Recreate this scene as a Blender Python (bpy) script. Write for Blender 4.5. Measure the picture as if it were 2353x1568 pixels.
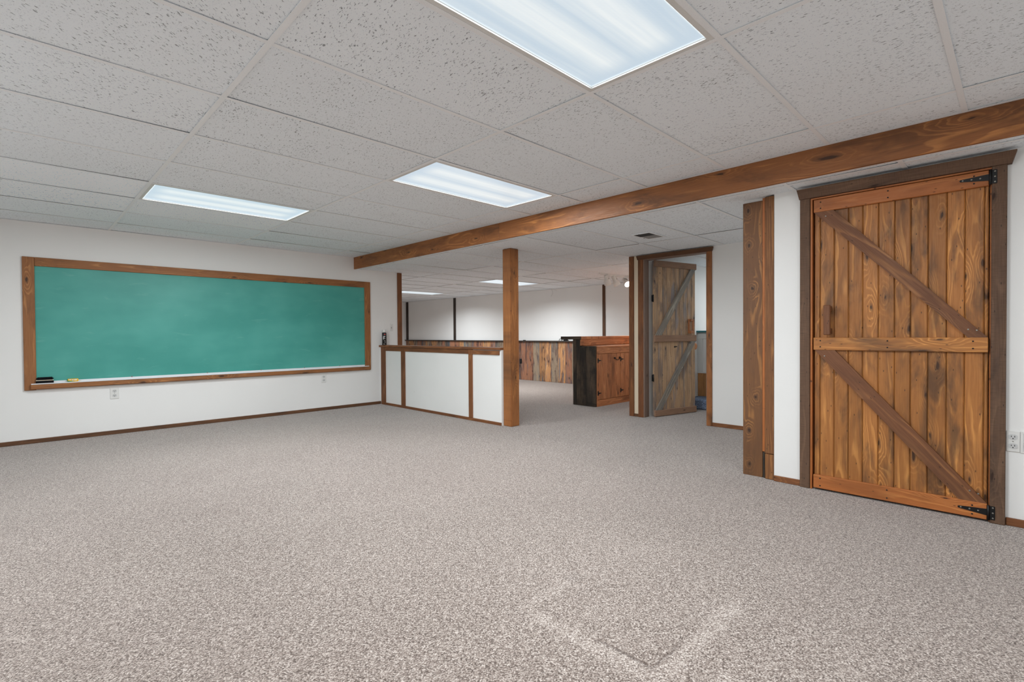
import bpy, bmesh, math, random
from mathutils import Vector, Matrix

random.seed(11)
SC = bpy.context.scene
COL = SC.collection
for o in list(bpy.data.objects):
    bpy.data.objects.remove(o, do_unlink=True)

# ------------------------------------------------------------------ camera
CAM_H = 1.04072
YAW, PIT, ROL = 0.79207, -0.01379, -0.00654
F_PX = 1151.53
fw = Vector((math.cos(YAW) * math.cos(PIT), math.sin(YAW) * math.cos(PIT), math.sin(PIT)))
rt = Vector((math.sin(YAW), -math.cos(YAW), 0))
up = rt.cross(fw)
r2 = rt * math.cos(ROL) + up * math.sin(ROL)
u2 = -rt * math.sin(ROL) + up * math.cos(ROL)
cam_d = bpy.data.cameras.new('camera')
cam_d.sensor_fit = 'HORIZONTAL'
cam_d.sensor_width = 36.0
cam_d.lens = F_PX / 2353 * 36.0
cam_d.clip_start = 0.02
cam = bpy.data.objects.new('camera', cam_d)
COL.objects.link(cam)
M = Matrix((r2, u2, -fw)).transposed().to_4x4()
M.translation = Vector((0, 0, CAM_H))
cam.matrix_world = M
SC.camera = cam

# ------------------------------------------------------------------ world, exposure
W = bpy.data.worlds.new('world')
SC.world = W
W.use_nodes = True
W.node_tree.nodes['Background'].inputs[0].default_value = (0.8, 0.85, 0.9, 1)
W.node_tree.nodes['Background'].inputs[1].default_value = 0.0
SC.view_settings.view_transform = 'Standard'
SC.view_settings.look = 'None'
SC.view_settings.gamma = 1.0
SC.view_settings.use_curve_mapping = False
SC.view_settings.exposure = 0.0
SC.cycles.max_bounces = 14
SC.cycles.diffuse_bounces = 9
SC.cycles.glossy_bounces = 4
SC.cycles.sample_clamp_indirect = 8.0

H1 = 2.166          # tile ceiling over the near room
H2 = 2.000          # lower tile ceiling beyond the fascia beam
LAMP_W = 44.5       # watts of each fluorescent fixture
LAMP_COL = (0.90, 0.965, 1.0)


# ------------------------------------------------------------------ materials
def lin(c):
    out = []
    for v in c:
        v = v / 255.0
        out.append(v / 12.92 if v <= 0.04045 else ((v + 0.055) / 1.055) ** 2.4)
    return (*out, 1.0)


class NT:
    def __init__(s, name):
        s.m = bpy.data.materials.new(name)
        s.m.use_nodes = True
        s.t = s.m.node_tree
        s.t.nodes.clear()
        s.out = s.t.nodes.new('ShaderNodeOutputMaterial')
        s.b = s.t.nodes.new('ShaderNodeBsdfPrincipled')
        s.t.links.new(s.b.outputs[0], s.out.inputs[0])

    def n(s, t, **kw):
        nd = s.t.nodes.new('ShaderNode' + t)
        for k, v in kw.items():
            setattr(nd, k, v)
        return nd

    def put(s, sock, v):
        if hasattr(v, 'is_linked') or isinstance(v, bpy.types.NodeSocket):
            s.t.links.new(v, sock)
        else:
            sock.default_value = v

    def math(s, op, a, b=0.0, c=None, clamp=False):
        nd = s.n('Math', operation=op)
        nd.use_clamp = clamp
        s.put(nd.inputs[0], a)
        s.put(nd.inputs[1], b)
        if c is not None:
            s.put(nd.inputs[2], c)
        return nd.outputs[0]

    def vec(s, x, y, z):
        nd = s.n('CombineXYZ')
        for i, v in enumerate((x, y, z)):
            s.put(nd.inputs[i], v)
        return nd.outputs[0]

    def noise(s, vec, scale, detail=2.0, rough=0.5, dist=0.0):
        nd = s.n('TexNoise')
        s.put(nd.inputs['Vector'], vec)
        nd.inputs['Scale'].default_value = scale
        nd.inputs['Detail'].default_value = detail
        nd.inputs['Roughness'].default_value = rough
        nd.inputs['Distortion'].default_value = dist
        return nd.outputs[0]

    def smooth(s, v, a, b, to0=0.0, to1=1.0):
        nd = s.n('MapRange', interpolation_type='SMOOTHSTEP')
        s.put(nd.inputs[0], v)
        s.put(nd.inputs[1], a)
        s.put(nd.inputs[2], b)
        s.put(nd.inputs[3], to0)
        s.put(nd.inputs[4], to1)
        return nd.outputs[0]

    def mix(s, f, a, b, mode='MIX'):
        nd = s.n('Mix', data_type='RGBA', blend_type=mode)
        s.put(nd.inputs[0], f)
        s.put(nd.inputs[6], a)
        s.put(nd.inputs[7], b)
        return nd.outputs[2]

    def attr(s, name):
        return s.n('Attribute', attribute_name=name)

    def bump(s, h, strength=0.3, dist=0.002):
        nd = s.n('Bump')
        nd.inputs['Strength'].default_value = strength
        nd.inputs['Distance'].default_value = dist
        s.put(nd.inputs['Height'], h)
        s.t.links.new(nd.outputs[0], s.b.inputs['Normal'])

    def set(s, **kw):
        for k, v in kw.items():
            s.put(s.b.inputs[k.replace('_', ' ')], v)
        return s.m


def plain(name, rgb, rough=0.5, metal=0.0, spec=0.5, bump=0.0, bscale=300):
    t = NT(name)
    geo = t.n('TexCoord').outputs['Object']
    n = t.noise(geo, bscale, 3, 0.6)
    col = t.mix(t.smooth(n, 0.3, 0.7), lin([c * 0.97 for c in rgb]), lin(rgb))
    t.set(Base_Color=col, Roughness=rough, Metallic=metal)
    t.b.inputs['Specular IOR Level'].default_value = spec
    if bump:
        t.bump(n, bump, 0.0006)
    return t.m


def wood(name, light, dark, stain, knotc=(48, 28, 18), F=34.0, blot=(0.47, 0.72), blotamt=0.75,
         knots=0.5, ring=0.55, rough=0.5, tintvar=0.16, dents=True, extra=None, extra_amt=0.0, spec=0.4,
         kscale=(2.6, 8.5), fiber=0.28, saw=0.0, hues=None):
    """knotty pine; vertices carry gc (along, across, through; metres) and rnd (one number a board)"""
    t = NT(name)
    a = t.attr('gc').outputs['Vector']
    rnd = t.attr('rnd').outputs['Fac']
    sp = t.n('SeparateXYZ')
    t.put(sp.inputs[0], a)
    u, v, w = sp.outputs
    ru = t.math('MULTIPLY', rnd, 53.0)
    uu = t.math('ADD', u, ru)
    # knots
    vor = t.n('TexVoronoi', feature='F1', voronoi_dimensions='2D')
    vor.inputs['Randomness'].default_value = 0.9
    vor.inputs['Scale'].default_value = 1.0
    wob = t.noise(t.vec(t.math('MULTIPLY', uu, 9.0), t.math('MULTIPLY', v, 30.0), 0.0), 1.0, 2)
    wob = t.math('MULTIPLY', t.math('SUBTRACT', wob, 0.5), 0.16)
    vk = t.vec(t.math('ADD', t.math('MULTIPLY', uu, kscale[0]), wob),
               t.math('ADD', t.math('MULTIPLY', v, kscale[1]), t.math('ADD', wob, t.math('MULTIPLY', rnd, 19.0))), 0.0)
    t.put(vor.inputs['Vector'], vk)
    kd = vor.outputs['Distance']
    kc = t.n('SeparateColor')
    t.put(kc.inputs[0], vor.outputs['Color'])
    has = t.math('GREATER_THAN', kc.outputs[0], 1.0 - knots)
    ksize = t.math('MULTIPLY_ADD', kc.outputs[1], 0.06, 0.03)
    fall = t.math('MULTIPLY', t.smooth(kd, 0.42, 0.0), has)
    core = t.math('MULTIPLY', t.smooth(kd, ksize, t.math('MULTIPLY', ksize, 0.55)), has)
    rim = t.math('MULTIPLY', t.math('SUBTRACT', t.smooth(kd, t.math('MULTIPLY', ksize, 2.0), ksize),
                                    t.math('MULTIPLY', core, 0.4)), has)
    # growth rings
    n1 = t.noise(t.vec(t.math('MULTIPLY', uu, 1.1), t.math('MULTIPLY', v, 5.0), t.math('MULTIPLY', w, 5.0)), 1.0, 2.0, 0.5)
    n2 = t.noise(t.vec(t.math('MULTIPLY', uu, 5.0), t.math('MULTIPLY', v, 22.0), t.math('MULTIPLY', w, 22.0)), 1.0, 2.0, 0.5)
    r = t.math('SQRT', t.math('ADD', t.math('POWER', t.math('ADD', v, 0.01), 2.0),
                              t.math('POWER', t.math('ADD', w, 0.045), 2.0)))
    ph = t.math('MULTIPLY', r, F * 2.0)
    ph = t.math('ADD', ph, t.math('MULTIPLY', n1, 7.0))
    ph = t.math('ADD', ph, t.math('MULTIPLY', n2, 0.8))
    ph = t.math('ADD', ph, t.math('MULTIPLY', fall, 3.6))
    sw = t.math('FRACT', ph)
    line = t.math('MULTIPLY', t.smooth(sw, 0.0, 0.10), t.smooth(sw, 0.55, 0.12))
    pat = t.noise(t.vec(t.math('MULTIPLY', uu, 2.0), t.math('MULTIPLY', v, 12.0), t.math('MULTIPLY', rnd, 13.0)), 1.0, 2.0, 0.5)
    line = t.math('MULTIPLY', line, t.math('MAXIMUM', t.smooth(pat, 0.42, 0.62), t.math('MULTIPLY', fall, 0.7)))
    rg = t.math('SUBTRACT', 1.0, line)
    fib = t.noise(t.vec(t.math('MULTIPLY', uu, 7.0), t.math('MULTIPLY', v, 260.0), t.math('MULTIPLY', w, 260.0)), 1.0, 3.0, 0.6)
    fibs = t.smooth(fib, 0.3, 0.72)
    mixv = t.math('ADD', t.math('MULTIPLY', rg, ring), t.math('MULTIPLY', t.math('SUBTRACT', fibs, 0.3), fiber), clamp=True)
    col = t.mix(mixv, lin(light), lin(dark))
    if hues:
        pick = t.math('FRACT', t.math('MULTIPLY', rnd, 7.31))
        col = t.mix(t.math('MULTIPLY', t.math('LESS_THAN', pick, 0.35), 0.7), col, lin(hues[0]))
        col = t.mix(t.math('MULTIPLY', t.math('GREATER_THAN', pick, 0.74), 0.75), col, lin(hues[1]))
    # stain taken up in blotches
    bl = t.noise(t.vec(t.math('MULTIPLY', uu, 2.6), t.math('MULTIPLY', v, 9.0), t.math('MULTIPLY', rnd, 31.0)), 1.0, 4.0, 0.6, 0.4)
    blm = t.math('MULTIPLY', t.smooth(bl, blot[0], blot[1]), blotamt)
    col = t.mix(blm, col, lin(stain))
    if extra:
        ex = t.noise(t.vec(t.math('MULTIPLY', uu, 1.8), t.math('MULTIPLY', v, 14.0), t.math('MULTIPLY_ADD', rnd, 17.0, 5.0)), 1.0, 3.0, 0.6, 0.5)
        col = t.mix(t.math('MULTIPLY', t.smooth(ex, 0.52, 0.66), extra_amt), col, lin(extra))
    col = t.mix(t.math('MULTIPLY', rim, 0.55, clamp=True), col, lin(stain))
    col = t.mix(t.math('MULTIPLY', core, 0.85), col, lin(knotc))
    h = t.math('SUBTRACT', t.math('MULTIPLY', fibs, 0.4), t.math('MULTIPLY', rg, 0.5))
    if dents:
        dv = t.n('TexVoronoi', feature='F1', voronoi_dimensions='2D')
        dv.inputs['Scale'].default_value = 1.0
        t.put(dv.inputs['Vector'], t.vec(t.math('MULTIPLY', uu, 9.0), t.math('MULTIPLY', v, 24.0), 0.0))
        dc = t.n('SeparateColor')
        t.put(dc.inputs[0], dv.outputs['Color'])
        dm = t.math('MULTIPLY', t.smooth(dv.outputs['Distance'], 0.075, 0.03), t.math('GREATER_THAN', dc.outputs[2], 0.6))
        col = t.mix(t.math('MULTIPLY', dm, 0.8), col, lin([c * 0.75 for c in stain]))
        h = t.math('SUBTRACT', h, t.math('MULTIPLY', dm, 1.5))
    if saw:
        sv = t.noise(t.vec(t.math('MULTIPLY', uu, 260.0), t.math('MULTIPLY', v, 12.0), 0.0), 1.0, 2.0, 0.6)
        col = t.mix(t.math('MULTIPLY', t.smooth(sv, 0.45, 0.7), saw), col, lin([c * 0.6 for c in stain]))
        h = t.math('ADD', h, t.math('MULTIPLY', sv, saw * 2.0))
    # board to board difference
    val = t.math('MULTIPLY_ADD', t.math('SUBTRACT', rnd, 0.5), 2.0 * tintvar, 1.0)
    col = t.mix(1.0, col, t.vec(val, val, val), 'MULTIPLY')
    ro = t.math('MULTIPLY_ADD', fibs, 0.18, rough)
    t.set(Base_Color=col, Roughness=ro)
    t.b.inputs['Specular IOR Level'].default_value = spec
    t.bump(h, 0.35, 0.0012)
    return t.m


def wall_paint(name, rgb=(238, 237, 235)):
    t = NT(name)
    p = t.n('TexCoord').outputs['Object']
    n = t.noise(p, 220, 3, 0.6)
    big = t.noise(p, 1.3, 2, 0.5)
    # small scuffs and knocks
    v = t.n('TexVoronoi', feature='F1')
    v.inputs['Scale'].default_value = 3.4
    t.put(v.inputs['Vector'], p)
    sc = t.n('SeparateColor')
    t.put(sc.inputs[0], v.outputs['Color'])
    warp = t.math('ADD', v.outputs['Distance'], t.math('MULTIPLY', t.math('SUBTRACT', t.noise(p, 60, 2), 0.5), 0.05))
    dot = t.math('MULTIPLY', t.smooth(warp, 0.028, 0.014), t.math('GREATER_THAN', sc.outputs[0], 0.55))
    col = t.mix(t.smooth(big, 0.3, 0.7), lin(rgb), lin([c * 0.985 for c in rgb]))
    col = t.mix(t.math('MULTIPLY', dot, 0.35), col, lin((150, 148, 144)))
    t.set(Base_Color=col, Roughness=0.55)
    t.b.inputs['Specular IOR Level'].default_value = 0.3
    t.bump(n, 0.08, 0.001)
    return t.m


def carpet(name):
    t = NT(name)
    p = t.n('TexCoord').outputs['Object']
    sp = t.n('SeparateXYZ')
    t.put(sp.inputs[0], p)
    x, y, z = sp.outputs
    pd = t.vec(t.math('MULTIPLY', t.math('SUBTRACT', x, y), 0.62), t.math('ADD', x, y), 0.0)
    a = t.noise(pd, 170, 3, 0.7)
    b = t.noise(pd, 58, 2, 0.6)
    c = t.noise(p, 1.1, 3, 0.55)
    v = t.n('TexVoronoi', feature='F1', voronoi_dimensions='2D')
    v.inputs['Scale'].default_value = 250
    t.put(v.inputs['Vector'], p)
    d = v.outputs['Distance']
    vc = t.n('SeparateColor')
    t.put(vc.inputs[0], v.outputs['Color'])
    m = t.math('ADD', t.math('MULTIPLY', a, 0.75), t.math('MULTIPLY', b, 0.25))
    m = t.math('ADD', m, t.math('MULTIPLY', t.math('SUBTRACT', vc.outputs[0], 0.5), 0.22))

    # pile crushed to a paler band where something heavy once stood
    wx = t.math('ADD', x, t.math('MULTIPLY', t.math('SUBTRACT', t.noise(p, 14, 2), 0.5), 0.025))
    wy = t.math('ADD', y, t.math('MULTIPLY', t.math('SUBTRACT', t.noise(p, 15, 2), 0.5), 0.025))

    def band(val, lo, hi, e=0.012):
        return t.math('MULTIPLY', t.smooth(val, lo - e, lo + e), t.smooth(val, hi + e, hi - e))
    b1 = t.math('MULTIPLY', band(wx, 1.318, 1.378), band(wy, 0.66, 1.27, 0.06))
    b2 = t.math('MULTIPLY', band(wy, 0.725, 0.785), band(wx, 1.35, 1.95, 0.08))
    b3 = t.math('MULTIPLY', t.math('MULTIPLY', band(wy, 1.29, 1.35), band(wx, 1.36, 1.64, 0.06)), 0.55)
    b4 = t.math('MULTIPLY', t.math('MULTIPLY', band(wx, 1.47, 1.53), band(wy, 0.45, 0.65, 0.02)), 0.8)
    bands = t.math('MAXIMUM', t.math('MAXIMUM', b1, b2), t.math('MAXIMUM', b3, b4))
    e1 = t.math('MULTIPLY', band(wx, 1.382, 1.395, 0.005), band(wy, 0.79, 1.0, 0.04))
    e2 = t.math('MULTIPLY', band(wy, 0.79, 0.80, 0.005), band(wx, 1.395, 1.56, 0.04))
    e3 = t.math('MULTIPLY', t.math('MULTIPLY', band(wx, 1.64, 1.72, 0.01), band(wy, 1.30, 1.36, 0.01)),
                t.smooth(t.math('FRACT', t.math('MULTIPLY', t.math('ADD', x, y), 55.0)), 0.5, 0.6))
    edge = t.math('MAXIMUM', t.math('MAXIMUM', e1, e2), t.math('MULTIPLY', e3, 0.6))
    m = t.math('ADD', m, t.math('MULTIPLY', bands, 0.042))
    m = t.math('ADD', m, t.math('MULTIPLY', t.math('SUBTRACT', c, 0.5), 0.05))
    r = t.n('ValToRGB')
    t.put(r.inputs[0], m)
    els = r.color_ramp.elements
    els[0].position = 0.36
    els[0].color = lin((78, 65, 58))
    els[1].position = 0.68
    els[1].color = lin((212, 200, 192))
    e = els.new(0.45)
    e.color = lin((126, 111, 103))
    e = els.new(0.54)
    e.color = lin((158, 144, 135))
    col = t.mix(t.math('MULTIPLY', edge, 0.55), r.outputs[0], lin((84, 70, 64)))
    hgt = t.math('ADD', t.math('MULTIPLY', d, -0.8), t.math('MULTIPLY', a, 1.2))
    hgt = t.math('SUBTRACT', hgt, t.math('MULTIPLY', edge, 1.0))
    t.set(Base_Color=col, Roughness=0.95)
    t.b.inputs['Specular IOR Level'].default_value = 0.1
    t.b.inputs['Sheen Weight'].default_value = 0.45
    t.b.inputs['Sheen Roughness'].default_value = 0.35
    t.bump(hgt, 0.6, 0.004)
    return t.m


def ceiling_tile(name):
    t = NT(name)
    a = t.attr('gc').outputs['Vector']
    rnd = t.attr('rnd').outputs['Fac']
    sp = t.n('SeparateXYZ')
    t.put(sp.inputs[0], a)
    x, y, z = sp.outputs
    p = t.vec(t.math('MULTIPLY', x, 1.0), t.math('MULTIPLY', y, 0.30), t.math('MULTIPLY', z, 0.30))
    f1 = t.noise(p, 190, 1.5, 0.5, 0.5)
    p2 = t.vec(x, t.math('MULTIPLY', y, 0.7), z)
    f2 = t.noise(p2, 300, 1.0, 0.5)
    dens = t.noise(a, 3.0, 2, 0.5)
    th = t.math('MULTIPLY_ADD', dens, -0.12, 0.715)
    m1 = t.smooth(f1, th, t.math('ADD', th, 0.03))
    m2 = t.smooth(f2, 0.67, 0.72)
    m = t.math('MAXIMUM', m1, t.math('MULTIPLY', m2, 0.5))
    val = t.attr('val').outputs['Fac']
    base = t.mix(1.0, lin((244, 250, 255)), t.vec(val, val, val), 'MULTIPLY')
    # soft dust round a few places
    du = t.noise(a, 1.6, 3, 0.6)
    base = t.mix(t.math('MULTIPLY', t.smooth(du, 0.55, 0.8), 0.25), base, lin((236, 238, 239)))
    col = t.mix(t.math('MULTIPLY', m, 0.8), base, lin((122, 125, 128)))
    t.set(Base_Color=col, Roughness=0.9)
    t.b.inputs['Specular IOR Level'].default_value = 0.2
    t.bump(t.math('MULTIPLY', m, -1.0), 0.7, 0.003)
    return t.m


def chalk_green(name):
    t = NT(name)
    p = t.n('TexCoord').outputs['Object']
    sp = t.n('SeparateXYZ')
    t.put(sp.inputs[0], p)
    x, y, z = sp.outputs
    n = t.noise(t.vec(t.math('MULTIPLY', x, 0.9), 0.0, t.math('MULTIPLY', z, 1.6)), 1.3, 3, 0.55)
    sm = t.noise(t.vec(t.math('MULTIPLY', x, 3.0), 0.0, t.math('MULTIPLY', z, 11.0)), 1.6, 4, 0.6, 0.5)
    col = t.mix(t.math('MULTIPLY', t.smooth(n, 0.3, 0.75), 0.55), lin((62, 150, 139)), lin((98, 182, 170)))
    col = t.mix(t.math('MULTIPLY', t.smooth(sm, 0.58, 0.8), 0.25), col, lin((128, 190, 180)))
    t.set(Base_Color=col, Roughness=0.42)
    t.b.inputs['Specular IOR Level'].default_value = 0.45
    t.bump(t.noise(p, 500, 2), 0.05, 0.0005)
    return t.m


def diffuser(name):
    """prismatic acrylic lens glowing from the tubes behind it; gc = (along, across) from -0.5 to 0.5"""
    t = NT(name)
    a = t.attr('gc').outputs['Vector']
    sp = t.n('SeparateXYZ')
    t.put(sp.inputs[0], a)
    u, v, w = sp.outputs
    def tube(c, wd):
        return t.smooth(t.math('ABSOLUTE', t.math('SUBTRACT', v, c)), wd, 0.0)
    st = t.noise(t.vec(t.math('MULTIPLY', u, 1.2), t.math('MULTIPLY', v, 14.0), 0.0), 1.0, 3, 0.6)
    wv = t.math('MULTIPLY', t.math('SUBTRACT', t.noise(t.vec(t.math('MULTIPLY', u, 5.0), t.math('MULTIPLY', v, 5.0), 3.0), 1.0, 2), 0.5), 0.08)
    g = t.math('MAXIMUM', tube(-0.19, 0.22), tube(0.19, 0.22))
    g = t.math('ADD', t.math('MULTIPLY', g, 0.75), t.math('MULTIPLY', t.smooth(st, 0.35, 0.7), 0.3))
    g = t.math('MULTIPLY', t.math('ADD', g, wv), t.smooth(t.math('ABSOLUTE', u), 0.5, 0.38))
    rim = t.math('MAXIMUM', t.smooth(t.math('ABSOLUTE', u), 0.488, 0.5), t.smooth(t.math('ABSOLUTE', v), 0.478, 0.5))
    # little pyramids of the lens
    pr = t.math('MULTIPLY', t.math('SINE', t.math('MULTIPLY', u, 1080.0)), t.math('SINE', t.math('MULTIPLY', v, 480.0)))
    g = t.math('ADD', g, t.math('MULTIPLY', pr, 0.10), clamp=True)
    col = t.mix(g, lin((190, 208, 222)), lin((233, 239, 240)))
    col = t.mix(rim, col, lin((232, 244, 250)))
    t.set(Base_Color=lin((120, 124, 126)), Roughness=0.25)
    t.put(t.b.inputs['Emission Color'], col)
    t.b.inputs['Emission Strength'].default_value = 0.93
    return t.m


def glow(name, rgb, strength):
    t = NT(name)
    t.set(Base_Color=lin(rgb), Roughness=0.4)
    t.put(t.b.inputs['Emission Color'], lin(rgb))
    t.b.inputs['Emission Strength'].default_value = strength
    return t.m


MAT = {}
MAT['paint'] = wall_paint('off_white_paint')
MAT['cream'] = wall_paint('cream_wall', (228, 212, 188))  # cream tone for one narrow wall strip
MAT['carpet'] = carpet('taupe_loop_carpet')
MAT['tile'] = ceiling_tile('fissured_ceiling_tile')
MAT['grid'] = plain('white_enamel_grid', (248, 250, 252), 0.5, 0, 0.4)
MAT['plenum_gap_shade'] = plain('dark_joists_gap_shade', (40, 36, 32), 0.9)  # joists; the same dark tone paints shade into the tile gaps
MAT['white'] = plain('white_plastic', (228, 227, 224), 0.35, 0, 0.5)
MAT['socket'] = plain('grey_white_plastic', (205, 205, 204), 0.4)
MAT['black'] = plain('black_metal', (24, 24, 25), 0.45, 0.3, 0.5)
MAT['slot'] = plain('dark_slot', (30, 28, 26), 0.7)
MAT['screw'] = plain('steel_screw', (150, 146, 138), 0.4, 0.7)
MAT['alu'] = plain('aluminium_tray', (236, 237, 240), 0.3, 0.15, 0.5)
MAT['vent'] = plain('grey_vent_metal', (160, 160, 160), 0.5, 0.1)
MAT['vent_dark'] = plain('vent_opening', (70, 70, 70), 0.7)
MAT['felt'] = plain('black_felt', (26, 26, 28), 0.95, 0, 0.1, 0.4, 600)
MAT['pale_wood'] = plain('pale_wood_strip', (214, 200, 178), 0.6)
MAT['yellow'] = plain('yellow_card', (246, 190, 40), 0.5)
MAT['green'] = plain('green_print', (44, 138, 62), 0.5)
MAT['print'] = plain('white_print', (232, 232, 230), 0.5)
MAT['red'] = plain('red_print', (200, 70, 66), 0.5)
MAT['can'] = plain('black_can', (28, 26, 26), 0.3, 0.2)
MAT['teal'] = plain('teal_paint', (34, 116, 124), 0.45)
MAT['chalk'] = chalk_green('green_chalkboard')
MAT['lens'] = diffuser('prismatic_lens')
MAT['bulb'] = glow('lit_bulb', (255, 250, 240), 14.0)
MAT['bulb_dim'] = glow('bulb_glass', (245, 243, 238), 0.9)
t = NT('blue_carpet')
_p = t.n('TexCoord').outputs['Object']
_n = t.noise(_p, 130, 3, 0.7)
t.set(Base_Color=t.mix(t.smooth(_n, 0.35, 0.65), lin((42, 56, 82)), lin((158, 176, 204))), Roughness=0.95)
t.bump(_n, 0.8, 0.01)
MAT['blue'] = t.m

MAT['w_plank'] = wood('golden_pine_planks', (208, 144, 78), (160, 102, 52), (84, 60, 42), F=30, blot=(0.43, 0.70), blotamt=0.8, knots=0.55, tintvar=0.12, rough=0.42, ring=0.85, fiber=0.3)
MAT['w_rail'] = wood('red_brown_pine', (196, 126, 68), (166, 96, 48), (116, 68, 36), F=26, blotamt=0.45, knots=0.3, tintvar=0.06, rough=0.42, ring=0.8)
MAT['w_brace'] = wood('walnut_stained_pine', (158, 108, 66), (112, 70, 44), (84, 54, 36), F=24, blotamt=0.5, knots=0.4, tintvar=0.05, rough=0.5, ring=0.9)
MAT['w_dark'] = wood('rough_dark_board', (116, 88, 68), (90, 66, 50), (68, 50, 40), F=38, blotamt=0.7, knots=0.12, tintvar=0.05, rough=0.65, saw=0.3)
MAT['w_beam'] = wood('brown_beam_pine', (190, 126, 70), (144, 90, 50), (92, 58, 36), F=20, blot=(0.42, 0.75), blotamt=0.75, knots=0.6, tintvar=0.04, rough=0.45, kscale=(1.7, 6.0), dents=False, ring=0.9)
MAT['w_frame'] = wood('chalkboard_frame_pine', (186, 128, 76), (146, 94, 54), (98, 64, 40), F=24, blot=(0.45, 0.75), blotamt=0.7, knots=0.55, tintvar=0.04, rough=0.45, kscale=(2.2, 8.0), dents=False, ring=0.85)
MAT['w_post'] = wood('stained_timber_post', (190, 126, 70), (150, 94, 52), (90, 58, 36), F=30, blot=(0.42, 0.72), blotamt=0.8, knots=0.3, tintvar=0.03, rough=0.45, ring=0.8, fiber=0.6)
MAT['w_trim'] = wood('brown_trim', (152, 100, 58), (118, 72, 42), (78, 50, 32), F=40, blotamt=0.6, knots=0.15, tintvar=0.12, rough=0.5, dents=False, ring=0.85, fiber=0.4)
MAT['w_base'] = wood('dark_brown_baseboard', (116, 78, 50), (86, 57, 37), (62, 43, 31), F=40, blotamt=0.6, knots=0.15, tintvar=0.1, rough=0.55, dents=False, fiber=0.4)
MAT['w_wide'] = wood('wide_brown_board', (168, 116, 66), (112, 75, 46), (88, 62, 44), F=16, blot=(0.42, 0.75), blotamt=0.7, knots=0.5, tintvar=0.02, rough=0.45, kscale=(4.0, 7.0), ring=0.95)
MAT['w_grain'] = wood('coarse_grained_stud', (176, 120, 68), (120, 78, 46), (98, 66, 42), F=70, blotamt=0.5, knots=0.05, tintvar=0.02, rough=0.55, ring=0.95, fiber=0.6)
MAT['w_bar'] = wood('orange_pine', (212, 148, 100), (176, 112, 72), (98, 58, 38), F=26, blotamt=0.65, knots=0.45, tintvar=0.07, rough=0.42, ring=0.8)
MAT['w_char'] = wood('blackened_barn_wood', (92, 76, 60), (62, 52, 43), (34, 31, 28), F=44, blot=(0.38, 0.62), blotamt=0.85, knots=0.2, tintvar=0.1, rough=0.7, saw=0.3, fiber=0.6)
MAT['w_wains'] = wood('reclaimed_wall_boards', (214, 164, 112), (172, 120, 78), (86, 62, 58), F=16, blot=(0.46, 0.66), blotamt=0.85, knots=0.6, tintvar=0.22, rough=0.55, extra=(88, 100, 108), extra_amt=0.8, kscale=(3.0, 6.0), hues=((150, 100, 82), (132, 126, 112)), ring=0.7, fiber=0.5)
MAT['w_cap'] = wood('dark_ledge', (70, 58, 50), (52, 44, 39), (40, 36, 34), F=40, blotamt=0.5, knots=0.1, tintvar=0.1, rough=0.55, dents=False)
MAT['w_grey'] = wood('weathered_door_planks', (202, 168, 132), (166, 132, 102), (118, 104, 96), F=30, blot=(0.44, 0.66), blotamt=0.8, knots=0.45, tintvar=0.10, rough=0.6, extra=(128, 130, 138), extra_amt=0.6, fiber=0.5)
MAT['w_greybrace'] = wood('weathered_brace', (180, 170, 154), (132, 124, 114), (104, 107, 112), F=34, blotamt=0.6, knots=0.3, tintvar=0.04, rough=0.65, ring=0.9, fiber=0.5)
MAT['w_greyrail'] = wood('weathered_rail', (166, 130, 104), (138, 106, 84), (114, 92, 78), F=30, blotamt=0.5, knots=0.3, tintvar=0.04, rough=0.6, fiber=0.4)
MAT['w_panel'] = wood('stair_wainscot', (206, 152, 96), (176, 124, 76), (130, 88, 54), F=24, blotamt=0.4, knots=0.3, tintvar=0.08, rough=0.5)
MAT['w_jamb'] = wood('dull_jamb_board', (150, 126, 112), (126, 104, 92), (114, 96, 88), F=30, blotamt=0.4, knots=0.1, tintvar=0.03, rough=0.5, dents=False)

# ------------------------------------------------------------------ mesh helpers
EX, EY, EZ = Vector((1, 0, 0)), Vector((0, 1, 0)), Vector((0, 0, 1))


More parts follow.
